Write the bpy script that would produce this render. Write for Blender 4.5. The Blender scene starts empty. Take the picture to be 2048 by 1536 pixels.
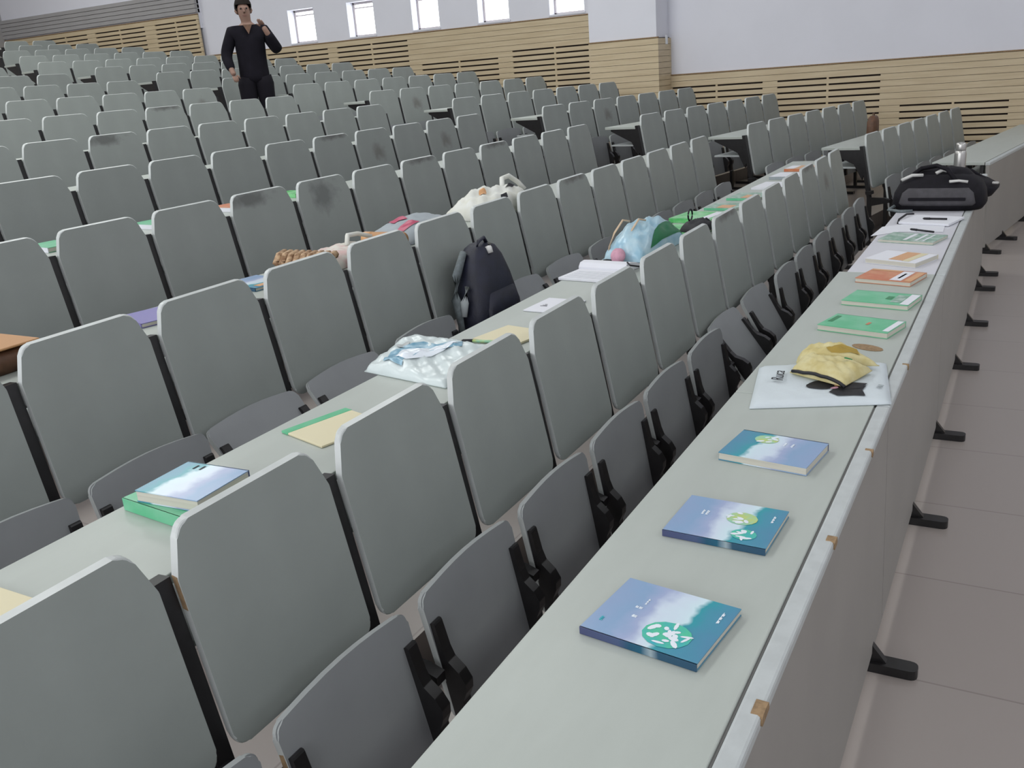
import bpy, bmesh, math, random
from mathutils import Vector, Matrix
random.seed(7)
C = bpy.context.scene.collection
sc = bpy.context.scene
PI = math.pi

# ------------------------------------------------------------------ camera
H = 1.77                                     # eye height above the front floor
F_PX = 1837.1
pit, rol, yaw = math.radians(18.65), math.radians(-4.57), math.radians(30.11)
Fv = Vector((math.cos(yaw)*math.cos(pit), math.sin(yaw)*math.cos(pit), -math.sin(pit)))
Rv = Fv.cross(Vector((0, 0, 1))).normalized()
Uv = Rv.cross(Fv)
R2 = Rv*math.cos(rol) + Uv*math.sin(rol)
U2 = -Rv*math.sin(rol) + Uv*math.cos(rol)
cam = bpy.data.cameras.new('camera')
cam.sensor_width = 36.0
cam.lens = F_PX/2048*36.0
cam.clip_start = 0.05
co = bpy.data.objects.new('camera', cam)
C.objects.link(co)
co.matrix_world = Matrix(((R2.x, U2.x, -Fv.x, 0), (R2.y, U2.y, -Fv.y, 0), (R2.z, U2.z, -Fv.z, H), (0, 0, 0, 1)))
sc.camera = co

# ------------------------------------------------------------------ light
w = bpy.data.worlds.new('overcast_sky')
sc.world = w
w.use_nodes = True
bg = w.node_tree.nodes['Background']
bg.inputs[0].default_value = (0.93, 0.97, 1.0, 1)
bg.inputs[1].default_value = 6.0
LAMPS = [(-1.5, 0.5), (3.5, 0.5), (8.5, 0.5), (-1.5, 5.5), (3.5, 5.5), (8.5, 5.5), (-1.5, 11), (3.5, 11), (8.5, 11), (3.5, 16), (9.5, 16)]
LAMPS += [(-3.0, -4.3), (1.0, -4.3), (5.0, -4.3), (9.5, -4.3)]
for lx, ly in LAMPS:
    L = bpy.data.lights.new('ceiling_lamp', 'AREA')
    L.shape = 'RECTANGLE'
    L.size, L.size_y = 2.6, 1.4
    L.energy = 48 if ly < 0 else (18 if ly < 3 else (105 if ly < 8 else 84))
    L.color = (0.97, 1.0, 0.97)
    lo = bpy.data.objects.new('ceiling_lamp', L)
    lo.location = (lx, ly, 5.9)
    C.objects.link(lo)
# fill lights added by the unseen stage and left walls, which have no windows
for nm, lc, rt, sx, sy, en in (('stage_fill_light', (4.0, -5.8, 2.9), (PI/2, 0, 0), 15, 3.6, 30), ('left_fill_light', (-6.8, 5.0, 3.2), (PI/2, 0, -PI/2), 14, 3.0, 520)):
    L = bpy.data.lights.new(nm, 'AREA')
    L.shape = 'RECTANGLE'
    L.size, L.size_y = sx, sy
    L.energy = en
    L.color = (0.96, 0.98, 1.0)
    lo = bpy.data.objects.new(nm, L)
    lo.location = lc
    lo.rotation_euler = rt
    C.objects.link(lo)
sc.view_settings.view_transform = 'Standard'
sc.view_settings.look = 'None'
sc.view_settings.gamma = 1.0
sc.view_settings.use_curve_mapping = False
sc.view_settings.exposure = 0.0
sc.cycles.max_bounces = 6

# ------------------------------------------------------------------ materials
def mat(name, col, rough=0.5, noise=0.0, nscale=8.0, metal=0.0, bump=0.0, bscale=200.0, spec=0.5, col2=None, stretch=None):
    m = bpy.data.materials.new(name)
    m.use_nodes = True
    nt = m.node_tree
    b = nt.nodes['Principled BSDF']
    b.inputs['Roughness'].default_value = rough
    b.inputs['Metallic'].default_value = metal
    b.inputs['Specular IOR Level'].default_value = spec
    b.inputs['Base Color'].default_value = (*col, 1)
    if noise or bump or col2:
        tc = nt.nodes.new('ShaderNodeTexCoord')
        src = tc.outputs['Object']
        if stretch:
            mp = nt.nodes.new('ShaderNodeMapping')
            mp.inputs['Scale'].default_value = stretch
            nt.links.new(src, mp.inputs[0])
            src = mp.outputs[0]
    if noise or col2:
        n = nt.nodes.new('ShaderNodeTexNoise')
        n.inputs['Scale'].default_value = nscale
        n.inputs['Detail'].default_value = 4
        nt.links.new(src, n.inputs['Vector'])
        r = nt.nodes.new('ShaderNodeValToRGB')
        c2 = col2 or tuple(c*(1-noise) for c in col)
        r.color_ramp.elements[0].color = (*c2, 1)
        r.color_ramp.elements[1].color = (*col, 1)
        r.color_ramp.elements[0].position = 0.38
        r.color_ramp.elements[1].position = 0.62
        nt.links.new(n.outputs['Fac'], r.inputs[0])
        nt.links.new(r.outputs[0], b.inputs['Base Color'])
    if bump:
        n2 = nt.nodes.new('ShaderNodeTexNoise')
        n2.inputs['Scale'].default_value = bscale
        nt.links.new(src, n2.inputs['Vector'])
        bp = nt.nodes.new('ShaderNodeBump')
        bp.inputs['Strength'].default_value = bump
        bp.inputs['Distance'].default_value = 0.002
        nt.links.new(n2.outputs['Fac'], bp.inputs['Height'])
        nt.links.new(bp.outputs[0], b.inputs['Normal'])
    return m

def stain_mat(name, col, dark, cx, cz, rx, rz):
    """seat paint with one ragged dark wear mark at (cx, cz) of the panel"""
    m = mat(name, col, 0.45, noise=0.05, nscale=5)
    nt = m.node_tree
    b = nt.nodes['Principled BSDF']
    base = b.inputs['Base Color'].links[0].from_socket
    tc = nt.nodes.new('ShaderNodeTexCoord')
    mp = nt.nodes.new('ShaderNodeMapping')
    mp.vector_type = 'TEXTURE'
    mp.inputs['Location'].default_value = (cx, -0.03, cz)
    mp.inputs['Scale'].default_value = (rx, 1.0, rz)
    nt.links.new(tc.outputs['Object'], mp.inputs[0])
    n = nt.nodes.new('ShaderNodeTexNoise')
    n.inputs['Scale'].default_value = 14
    n.inputs['Detail'].default_value = 5
    nt.links.new(tc.outputs['Object'], n.inputs['Vector'])
    ln = nt.nodes.new('ShaderNodeVectorMath')
    ln.operation = 'LENGTH'
    nt.links.new(mp.outputs[0], ln.inputs[0])
    ad = nt.nodes.new('ShaderNodeMath')
    ad.operation = 'MULTIPLY_ADD'
    ad.inputs[1].default_value = 1.6
    nt.links.new(n.outputs['Fac'], ad.inputs[0])
    nt.links.new(ln.outputs['Value'], ad.inputs[2])
    r = nt.nodes.new('ShaderNodeValToRGB')
    r.color_ramp.elements[0].position = 1.05/2.5
    r.color_ramp.elements[1].position = 1.75/2.5
    r.color_ramp.elements[0].color = (0.85,)*3+(1,)
    r.color_ramp.elements[1].color = (0,)*3+(1,)
    sc_ = nt.nodes.new('ShaderNodeMath')
    sc_.operation = 'MULTIPLY'
    sc_.inputs[1].default_value = 1/2.5
    nt.links.new(ad.outputs[0], sc_.inputs[0])
    nt.links.new(sc_.outputs[0], r.inputs[0])
    mx = nt.nodes.new('ShaderNodeMix')
    mx.data_type = 'RGBA'
    nt.links.new(r.outputs[0], mx.inputs[0])
    nt.links.new(base, mx.inputs[6])
    mx.inputs[7].default_value = (*dark, 1)
    nt.links.new(mx.outputs[2], b.inputs['Base Color'])
    return m

SEAT = (0.292, 0.320, 0.303)
M = {}
M['seat'] = mat('seat_grey_paint', SEAT, 0.42, noise=0.06, nscale=5, bump=0.08, bscale=60)
M['seat_stain_corner'] = stain_mat('seat_paint_worn_corner', SEAT, (0.12, 0.125, 0.12), 0.17, 0.965, 0.19, 0.055)
M['seat_stain_mid'] = stain_mat('seat_paint_worn_middle', SEAT, (0.14, 0.15, 0.145), 0.24, 0.905, 0.15, 0.11)
M['seat_stain_top'] = stain_mat('seat_paint_worn_top', SEAT, (0.12, 0.12, 0.115), 0.27, 0.985, 0.18, 0.03)
M['seat_stain_smudge'] = stain_mat('seat_paint_smudged', SEAT, (0.17, 0.17, 0.155), 0.28, 0.82, 0.10, 0.10)
M['pan'] = mat('pan_blue_grey_paint', (0.285, 0.30, 0.31), 0.42, noise=0.06, nscale=6)
M['band'] = mat('pale_edge_banding_highlight', (0.54, 0.57, 0.56), 0.35, noise=0.10, nscale=9)  # pale laminate edge, whitened further for the light it catches
M['desk'] = mat('desk_laminate', (0.435, 0.47, 0.435), 0.38, noise=0.035, nscale=4, stretch=(1, 4, 4))
M['desk_new'] = mat('desk_laminate_pale', (0.64, 0.64, 0.69), 0.38, noise=0.03, nscale=4)
M['shelf'] = mat('shelf_laminate', (0.42, 0.45, 0.45), 0.5)
M['panel'] = mat('front_panel_board', (0.30, 0.285, 0.265), 0.55, noise=0.05, nscale=3)
M['edge'] = mat('worn_white_edging', (0.49, 0.52, 0.52), 0.5, noise=0.08, nscale=25)
M['seam'] = mat('dark_seam', (0.13, 0.13, 0.125), 0.9)  # dark grey filler in the gap behind the edge strip
M['chip'] = mat('bare_chipboard', (0.33, 0.22, 0.12), 0.9, noise=0.3, nscale=80)
M['steel'] = mat('black_steel', (0.012, 0.011, 0.012), 0.38, noise=0.3, nscale=30)
M['screw'] = mat('screw_zinc', (0.6, 0.55, 0.5), 0.35, metal=1.0)
M['white'] = mat('white_wall_paint', (0.78, 0.785, 0.85), 0.85, noise=0.02, nscale=2)
M['wood'] = mat('pale_wood_boards', (0.62, 0.51, 0.34), 0.5, col2=(0.56, 0.45, 0.29), nscale=3, stretch=(1, 0.6, 8))
M['slot'] = mat('dark_slot_backing', (0.02, 0.012, 0.01), 0.9)
M['acoustic'] = mat('grey_acoustic_boards', (0.38, 0.37, 0.37), 0.8, noise=0.05, nscale=3)
M['alu'] = mat('window_aluminium', (0.50, 0.46, 0.47), 0.4)
M['plate'] = mat('white_plastic', (0.75, 0.77, 0.82), 0.4)
M['paper'] = mat('white_paper', (0.72, 0.73, 0.78), 0.75)
M['pages'] = mat('book_pages', (0.60, 0.58, 0.50), 0.85, noise=0.12, nscale=3, stretch=(1, 1, 160))
M['ink'] = mat('black_ink', (0.012, 0.012, 0.016), 0.6)
M['cloud'] = mat('cover_white', (0.78, 0.84, 0.90), 0.25)

# floor of 60 cm tiles
fm = bpy.data.materials.new('beige_floor_tiles')
fm.use_nodes = True
nt = fm.node_tree
bt = nt.nodes.new('ShaderNodeTexBrick')
bt.offset = 0.0
bt.inputs['Color1'].default_value = (0.335, 0.295, 0.275, 1)
bt.inputs['Color2'].default_value = (0.345, 0.305, 0.285, 1)
bt.inputs['Mortar'].default_value = (0.25, 0.215, 0.20, 1)
bt.inputs['Scale'].default_value = 1.0
bt.inputs['Mortar Size'].default_value = 0.0035
bt.inputs['Brick Width'].default_value = 0.6
bt.inputs['Row Height'].default_value = 0.6
tc = nt.nodes.new('ShaderNodeTexCoord')
mp = nt.nodes.new('ShaderNodeMapping')
mp.inputs['Location'].default_value = (0.5, 0.25, 0)
nt.links.new(tc.outputs['Object'], mp.inputs[0])
nt.links.new(mp.outputs[0], bt.inputs['Vector'])
nt.links.new(bt.outputs['Color'], nt.nodes['Principled BSDF'].inputs['Base Color'])
nt.nodes['Principled BSDF'].inputs['Roughness'].default_value = 0.32
M['floor'] = fm

def cover_mat(name, cols, axis=1, lo=-0.12, hi=0.12, warp=0.05, rough=0.22):
    """printed cover: colours laid along one axis of the book, wandering with noise"""
    m = bpy.data.materials.new(name)
    m.use_nodes = True
    nt = m.node_tree
    b = nt.nodes['Principled BSDF']
    b.inputs['Roughness'].default_value = rough
    tc = nt.nodes.new('ShaderNodeTexCoord')
    n = nt.nodes.new('ShaderNodeTexNoise')
    n.inputs['Scale'].default_value = 14
    n.inputs['Detail'].default_value = 3
    nt.links.new(tc.outputs['Object'], n.inputs['Vector'])
    s = nt.nodes.new('ShaderNodeSeparateXYZ')
    nt.links.new(tc.outputs['Object'], s.inputs[0])
    ma = nt.nodes.new('ShaderNodeMath')
    ma.operation = 'MULTIPLY_ADD'
    ma.inputs[1].default_value = warp*2
    nt.links.new(n.outputs['Fac'], ma.inputs[0])
    nt.links.new(s.outputs[axis], ma.inputs[2])
    mr = nt.nodes.new('ShaderNodeMapRange')
    mr.inputs['From Min'].default_value = lo+warp
    mr.inputs['From Max'].default_value = hi+warp
    nt.links.new(ma.outputs[0], mr.inputs['Value'])
    r = nt.nodes.new('ShaderNodeValToRGB')
    els = r.color_ramp.elements
    for k, (p, c) in enumerate(cols):
        e = els[k] if k < 2 else els.new(p)
        e.position = p
        e.color = (*c, 1)
    nt.links.new(mr.outputs[0], r.inputs[0])
    nt.links.new(r.outputs[0], b.inputs['Base Color'])
    return m

BLUE = [(0.0, (0.09, 0.26, 0.40)), (1.0, (0.27, 0.37, 0.56)), (0.20, (0.07, 0.29, 0.40)), (0.30, (0.04, 0.32, 0.38)), (0.37, (0.62, 0.78, 0.84)), (0.50, (0.62, 0.71, 0.82)), (0.62, (0.36, 0.42, 0.62)), (0.80, (0.25, 0.38, 0.57))]  # cover art with white streak; glossy white reflection also painted into the colours
M['cover_blue'] = cover_mat('cover_blue_cloudy', BLUE)
M['spine_blue'] = cover_mat('spine_dark_blue', [(0.0, (0.02, 0.07, 0.13)), (1.0, (0.06, 0.07, 0.16)), (0.3, (0.02, 0.08, 0.14)), (0.36, (0.3, 0.38, 0.42)), (0.45, (0.01, 0.10, 0.17)), (0.55, (0.01, 0.08, 0.15)), (0.65, (0.06, 0.09, 0.19))], warp=0.01)
M['cyan'] = mat('cover_cyan_disc', (0.06, 0.42, 0.50), 0.2, col2=(0.10, 0.55, 0.35), nscale=25)
M['lime'] = mat('cover_lime_patch', (0.50, 0.62, 0.22), 0.25, col2=(0.3, 0.62, 0.45), nscale=40)
M['green'] = mat('cover_green', (0.10, 0.47, 0.24), 0.3, col2=(0.17, 0.52, 0.31), nscale=12)
M['green_dark'] = mat('cover_dark_green', (0.02, 0.22, 0.08), 0.35)
M['green_pale'] = mat('cover_faded_green', (0.20, 0.36, 0.27), 0.4, col2=(0.45, 0.55, 0.50), nscale=30)
M['green_bright'] = mat('cover_bright_green', (0.10, 0.52, 0.14), 0.25, col2=(0.28, 0.66, 0.32), nscale=14)  # brighter green of separate book covers
M['red'] = mat('cover_orange_red', (0.56, 0.17, 0.075), 0.35, col2=(0.60, 0.26, 0.13), nscale=20)
M['orange'] = mat('cover_orange', (0.66, 0.36, 0.17), 0.35)
M['cream'] = mat('cream_cover', (0.68, 0.62, 0.42), 0.55)
M['beige'] = mat('beige_band', (0.58, 0.44, 0.30), 0.5)
M['purple'] = mat('purple_cover', (0.19, 0.17, 0.42), 0.35)
M['tote'] = mat('pale_blue_white_cloth', (0.60, 0.66, 0.69), 0.85, noise=0.05, nscale=9, bump=0.3, bscale=120)
M['yellow'] = mat('pale_yellow_cloth', (0.62, 0.56, 0.31), 0.8, col2=(0.53, 0.45, 0.20), nscale=20, bump=0.5, bscale=45)
M['ochre'] = mat('ochre_crease', (0.36, 0.25, 0.05), 0.85)
M['plastic'] = mat('white_plastic_film', (0.64, 0.72, 0.72), 0.3, noise=0.05, nscale=12, bump=0.4, bscale=40)
M['print_blue'] = mat('blue_print', (0.11, 0.30, 0.43), 0.3, col2=(0.26, 0.44, 0.55), nscale=30)
M['film_blue'] = mat('pale_blue_plastic_film', (0.30, 0.50, 0.62), 0.25, col2=(0.45, 0.62, 0.70), nscale=14, bump=0.5, bscale=35)
M['bag_green'] = mat('deep_green_plastic', (0.004, 0.16, 0.055), 0.35)
M['pink'] = mat('pink_plush', (0.63, 0.34, 0.43), 0.7, noise=0.15, nscale=60)
M['navy'] = mat('navy_nylon', (0.010, 0.012, 0.030), 0.55, noise=0.35, nscale=20, bump=0.5, bscale=120)
M['strap_grey'] = mat('grey_webbing', (0.17, 0.20, 0.21), 0.7, noise=0.25, nscale=60)
M['webbing'] = mat('pale_grey_webbing', (0.33, 0.36, 0.37), 0.7)
M['black_nylon'] = mat('black_nylon', (0.007, 0.006, 0.010), 0.75, spec=0.25, noise=0.3, nscale=25, bump=0.4, bscale=140)
M['grey_nylon'] = mat('dark_grey_nylon', (0.075, 0.072, 0.08), 0.7, spec=0.25, noise=0.2, nscale=25)
M['buckle'] = mat('white_buckle', (0.62, 0.62, 0.60), 0.35)
M['thermos'] = mat('brushed_steel', (0.52, 0.51, 0.49), 0.32, metal=0.85)
M['tan'] = mat('tan_leather', (0.46, 0.24, 0.10), 0.55)
M['rope'] = mat('tan_weave', (0.52, 0.36, 0.22), 0.8, col2=(0.22, 0.12, 0.06), nscale=40, stretch=(1, 1, 1))
M['pinkcloth'] = mat('pink_white_cloth', (0.62, 0.44, 0.42), 0.85, col2=(0.64, 0.62, 0.56), nscale=22)
M['greycloth'] = mat('grey_cloth', (0.34, 0.38, 0.41), 0.7, noise=0.1, nscale=10)
M['crimson'] = mat('crimson_trim', (0.46, 0.05, 0.12), 0.45)
M['ivory'] = mat('ivory_cloth', (0.66, 0.66, 0.59), 0.8, col2=(0.70, 0.71, 0.67), nscale=12, bump=0.5, bscale=40)
M['brown'] = mat('brown_leather', (0.13, 0.06, 0.03), 0.55, noise=0.3, nscale=30)
M['skin'] = mat('skin', (0.28, 0.17, 0.13), 0.6)
M['hair'] = mat('black_hair', (0.018, 0.014, 0.012), 0.85, spec=0.2)
M['lip'] = mat('lips', (0.20, 0.09, 0.075), 0.6)
M['jacket'] = mat('black_jacket', (0.009, 0.008, 0.013), 0.9, spec=0.2, noise=0.2, nscale=15)
M['trouser'] = mat('dark_trousers', (0.009, 0.008, 0.012), 0.9, spec=0.2)
M['eye'] = mat('eye_dark', (0.01, 0.01, 0.01), 0.2)
gm = bpy.data.materials.new('window_glass')
gm.use_nodes = True
nt = gm.node_tree
tr = nt.nodes.new('ShaderNodeBsdfTransparent')
gl = nt.nodes.new('ShaderNodeBsdfGlossy')
gl.inputs['Roughness'].default_value = 0.05
mx = nt.nodes.new('ShaderNodeMixShader')
mx.inputs[0].default_value = 0.05
nt.links.new(tr.outputs[0], mx.inputs[1])
nt.links.new(gl.outputs[0], mx.inputs[2])
nt.links.new(mx.outputs[0], nt.nodes['Material Output'].inputs[0])
M['glass'] = gm

# ------------------------------------------------------------------ helpers
def tag(o, label=None, cat=None, group=None, kind=None):
    if label: o['label'] = label
    if cat: o['category'] = cat
    if group: o['group'] = group
    if kind: o['kind'] = kind
    return o

def thing(name, label, cat, loc=(0, 0, 0), rz=0.0, group=None):
    o = bpy.data.objects.new(name, None)
    o.empty_display_size = 0.1
    C.objects.link(o)
    o.location = loc
    o.rotation_euler = (0, 0, rz)
    return tag(o, label, cat, group)

def obj(name, bm, m, parent=None, smooth=False, bev=0.0, subs=0, loc=None, rot=None, label=None):
    me = bpy.data.meshes.new(name)
    bmesh.ops.recalc_face_normals(bm, faces=bm.faces[:])
    bm.to_mesh(me)
    bm.free()
    o = bpy.data.objects.new(name, me)
    C.objects.link(o)
    me.materials.append(M[m] if isinstance(m, str) else m)
    if parent: o.parent = parent
    if loc: o.location = loc
    if rot: o.rotation_euler = rot
    if smooth:
        for p in me.polygons: p.use_smooth = True
    if bev:
        md = o.modifiers.new('b', 'BEVEL')
        md.width = bev
        md.segments = 2
        md.limit_method = 'ANGLE'
        md.angle_limit = math.radians(40)
    if subs:
        md = o.modifiers.new('s', 'SUBSURF')
        md.levels = md.render_levels = subs
    if label: o['label'] = label
    return o

def BM(): return bmesh.new()

def box(bm, x0, x1, y0, y1, z0, z1, T=None):
    vs = [bm.verts.new((x, y, z)) for x in (x0, x1) for y in (y0, y1) for z in (z0, z1)]
    for f in ((0, 1, 3, 2), (4, 6, 7, 5), (0, 4, 5, 1), (2, 3, 7, 6), (0, 2, 6, 4), (1, 5, 7, 3)):
        bm.faces.new([vs[i] for i in f])
    if T:
        for v in vs: v.co = T @ v.co
    return vs

def prism(bm, pts, off):
    off = Vector(off)
    a = [bm.verts.new(p) for p in pts]
    b = [bm.verts.new(Vector(p)+off) for p in pts]
    n = len(a)
    bm.faces.new(a[::-1])
    bm.faces.new(b)
    for i in range(n):
        bm.faces.new((a[i], a[(i+1) % n], b[(i+1) % n], b[i]))

def rounded(pts, rad, n=5):
    out = []
    N = len(pts)
    for i, p in enumerate(pts):
        p = Vector(p)
        a, b = Vector(pts[i-1]), Vector(pts[(i+1) % N])
        r = rad[i] if isinstance(rad, (list, tuple)) else rad
        u, v = (a-p).normalized(), (b-p).normalized()
        ang = u.angle(v)
        if r <= 0 or ang > 3.13:
            out.append(p)
            continue
        d = min(r/math.tan(ang/2), (a-p).length*0.49, (b-p).length*0.49)
        s, e = p+u*d, p+v*d
        for k in range(n+1):
            t = k/n
            out.append(s*(1-t)**2 + p*2*t*(1-t) + e*t*t)
    return out

def tube(bm, pts, r, seg=8, caps=True):
    pts = [Vector(p) for p in pts]
    rings = []
    for i, p in enumerate(pts):
        d = (pts[min(i+1, len(pts)-1)]-pts[max(i-1, 0)]).normalized()
        up = Vector((0, 0, 1)) if abs(d.z) < 0.9 else Vector((1, 0, 0))
        a = d.cross(up).normalized()
        b = d.cross(a)
        rr = r[i] if isinstance(r, (list, tuple)) else r
        rings.append([bm.verts.new(p+(a*math.cos(t)+b*math.sin(t))*rr) for t in [2*PI*k/seg for k in range(seg)]])
    for q in range(len(rings)-1):
        for k in range(seg):
            bm.faces.new((rings[q][k], rings[q][(k+1) % seg], rings[q+1][(k+1) % seg], rings[q+1][k]))
    if caps:
        bm.faces.new(rings[0])
        bm.faces.new(rings[-1][::-1])

def lathe(bm, prof, seg=24):
    rings = []
    for r, z in prof:
        rings.append([bm.verts.new((r*math.cos(2*PI*k/seg), r*math.sin(2*PI*k/seg), z)) for k in range(seg)])
    for q in range(len(rings)-1):
        for k in range(seg):
            bm.faces.new((rings[q][k], rings[q][(k+1) % seg], rings[q+1][(k+1) % seg], rings[q+1][k]))
    bm.faces.new(rings[0][::-1])
    bm.faces.new(rings[-1])

def loft(bm, secs, n=28, e=0.5):
    """secs: (z, cx, cy, half width, half depth); superellipse rings"""
    rings = []
    for z, cx, cy, a, b in secs:
        ring = []
        for k in range(n):
            t = 2*PI*k/n
            c, s = math.cos(t), math.sin(t)
            ring.append(bm.verts.new((cx+a*math.copysign(abs(c)**e, c), cy+b*math.copysign(abs(s)**e, s), z)))
        rings.append(ring)
    for q in range(len(rings)-1):
        for k in range(n):
            bm.faces.new((rings[q][k], rings[q][(k+1) % n], rings[q+1][(k+1) % n], rings[q+1][k]))
    bm.faces.new(rings[0][::-1])
    bm.faces.new(rings[-1])

def vnoise(x, y, s):
    return (math.sin(x*5.1+s)*math.cos(y*4.3+s*1.7)+0.5*math.sin(x*11.3+y*7.9+s*2.3)+0.35*math.sin(y*17.1-x*13.7+s*0.9)+0.2*math.sin(x*29+y*23+s))/2.05

class Cushion:
    """soft thing lying on a desk: four footprint corners (world xy), base z, height, wrinkles"""
    def __init__(s, q, z, h, amp, seed, p=0.4, prof=None):
        s.q, s.z, s.h, s.amp, s.seed, s.p, s.prof = [Vector(a) for a in q], z, h, amp, seed, p, prof
        s.o = (s.q[0]+s.q[1]+s.q[2]+s.q[3])/4
    def top(s, u, v, lift=0.0):
        a, b, c, d = s.q
        P = a*(1-u)*(1-v)+b*u*(1-v)+c*u*v+d*(1-u)*v
        e = max(0.0, 16*u*(1-u)*v*(1-v))**s.p
        hh = s.h*(s.prof(u, v) if s.prof else 1.0)
        return Vector((P.x-s.o.x, P.y-s.o.y, 0.003+e*(hh+s.amp*vnoise(u*1.6, v*1.6, s.seed))+lift))
    def build(s, name, m, parent, n=22):
        bm = BM()
        g = [[bm.verts.new(s.top(i/n, j/n)) for j in range(n+1)] for i in range(n+1)]
        for i in range(n):
            for j in range(n):
                bm.faces.new((g[i][j], g[i+1][j], g[i+1][j+1], g[i][j+1]))
        rim = [g[i][0] for i in range(n+1)]+[g[n][j] for j in range(1, n+1)]+[g[i][n] for i in range(n-1, -1, -1)]+[g[0][j] for j in range(n-1, 0, -1)]
        low = [bm.verts.new((v.co.x, v.co.y, 0.0)) for v in rim]
        k = len(rim)
        for i in range(k):
            bm.faces.new((rim[i], rim[(i+1) % k], low[(i+1) % k], low[i]))
        bm.faces.new(low)
        return obj(name, bm, m, parent, smooth=True)
    def patch(s, name, m, parent, uv, lift=0.002, n=10, label=None):
        """patch of the surface inside a convex polygon uv (fan of subdivided triangles)"""
        bm = BM()
        cu = sum(p[0] for p in uv)/len(uv)
        cv = sum(p[1] for p in uv)/len(uv)
        ring_prev = None
        N = len(uv)
        for r in range(1, n+1):
            t = r/n
            ring = []
            for k in range(N):
                for q in range(3):
                    f = q/3
                    pu = uv[k][0]*(1-f)+uv[(k+1) % N][0]*f
                    pv = uv[k][1]*(1-f)+uv[(k+1) % N][1]*f
                    ring.append(bm.verts.new(s.top(cu+(pu-cu)*t, cv+(pv-cv)*t, lift)))
            if ring_prev is None:
                c = bm.verts.new(s.top(cu, cv, lift))
                for k in range(len(ring)):
                    bm.faces.new((c, ring[k], ring[(k+1) % len(ring)]))
            else:
                for k in range(len(ring)):
                    bm.faces.new((ring_prev[k], ring[k], ring[(k+1) % len(ring)], ring_prev[(k+1) % len(ring)]))
            ring_prev = ring
        return obj(name, bm, m, parent, smooth=True, label=label)
    def loc(s): return (s.o.x, s.o.y, s.z+0.0006)

def ell(cx, cy, rx, ry, n=14, rot=0.0):
    return [(cx+rx*math.cos(2*PI*k/n)*math.cos(rot)-ry*math.sin(2*PI*k/n)*math.sin(rot), cy+rx*math.cos(2*PI*k/n)*math.sin(rot)+ry*math.sin(2*PI*k/n)*math.cos(rot)) for k in range(n)]

ORD = ['zeroth', 'first', 'second', 'third', 'fourth', 'fifth', 'sixth', 'seventh', 'eighth', 'ninth', 'tenth', 'eleventh', 'twelfth', 'thirteenth', 'fourteenth', 'fifteenth', 'sixteenth']

# ------------------------------------------------------------------ setting
PITCH, RISE = 1.082, 0.145
Y1 = 1.375
def yrow(i): return Y1+PITCH*(i-1)
def xend(i): return 8.0-0.055*(i-1)
def zrow(i): return RISE*(i-1)
AL = math.radians(9.26)
RU = Vector((math.cos(AL), -math.sin(AL)))
RV = Vector((math.sin(AL), math.cos(AL)))
RS, RPP, RSH, RRISE = 0.491, 1.0379, -0.2268, 0.1395
def rbase(r):
    return Vector((9.0452, 1.3542))+(RV*RPP+RU*RSH)*(r-1)
def rz0(r): return RRISE*(r-1)
XW, YB = 13.4, 19.6

bm = BM()
box(bm, -7, XW+0.3, -6, YB+0.3, -0.2, 0)
NT = 15
for i in range(1, NT+1):
    y0 = yrow(i)+0.16
    y1 = yrow(i+1)+0.16 if i < NT else YB
    box(bm, -7, xend(i)+0.5, y0, y1, -0.1, RISE*i)
for r in range(1, NT+1):
    b = rbase(r)
    T = Matrix.Translation((b.x, b.y, 0)) @ Matrix.Rotation(-AL, 4, 'Z')
    x1 = (XW-0.02-b.x)/math.cos(AL)
    box(bm, -0.55, x1-0.16, 0.16, 0.16+(RPP if r < NT else 3.0), -0.1, RRISE*r, T)
tag(obj('floor', bm, 'floor'), kind='structure')
bm = BM()
box(bm, -7.2, XW+0.3, -6.2, YB+0.3, 6.0, 6.2)
tag(obj('ceiling', bm, 'white'), kind='structure')
bm = BM()
box(bm, -7.2, -7, -6.2, YB+0.3, 0, 6)
tag(obj('wall_left', bm, 'white'), kind='structure')
bm = BM()
box(bm, -7.2, XW+0.3, -6.2, -6, 0, 6)
tag(obj('wall_front', bm, 'white'), kind='structure')
bm = BM()
box(bm, -7.2, XW+0.3, YB, YB+0.2, 0, 6)
tag(obj('wall_back', bm, 'acoustic'), kind='structure')

# right side wall with five small windows
WIN = [(6.03, 6.60), (7.30, 7.85), (8.58, 9.10), (9.86, 10.41), (11.14, 11.72)]
WZ0, WZ1 = 2.55, 3.10
bm = BM()
xa, xb = XW, XW+0.26
box(bm, xa, xb, -6.2, YB+0.2, 0, WZ0)
box(bm, xa, xb, -6.2, YB+0.2, WZ1, 6)
ys = [-6.2]+[v for p in WIN for v in p]+[YB+0.2]
for k in range(0, len(ys), 2):
    box(bm, xa, xb, ys[k], ys[k+1], WZ0, WZ1)
tag(obj('wall_right', bm, 'white'), kind='structure')
for k, (ya, yb) in enumerate(WIN):
    wd = thing('window_%d' % (k+1), None, None, (XW+0.20, (ya+yb)/2, (WZ0+WZ1)/2))
    wd['kind'] = 'structure'
    hw, hh = (yb-ya)/2, (WZ1-WZ0)/2
    bm = BM()
    for a in (-hw, hw-0.035): box(bm, -0.03, 0.03, a, a+0.035, -hh, hh)
    for a in (-hh, hh-0.035): box(bm, -0.03, 0.03, -hw, hw, a, a+0.035)
    box(bm, -0.02, 0.02, -hw, hw, hh-0.10, hh-0.08)
    obj('frame', bm, 'alu', wd, bev=0.004)
    bm = BM()
    box(bm, -0.003, 0.003, -hw+0.03, hw-0.03, -hh+0.03, hh-0.03)
    obj('pane', bm, 'glass', wd)
    bm = BM()
    box(bm, -0.215, -0.03, -hw-0.02, hw+0.02, -hh-0.02, -hh+0.004)
    obj('sill', bm, 'white', wd)

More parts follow.
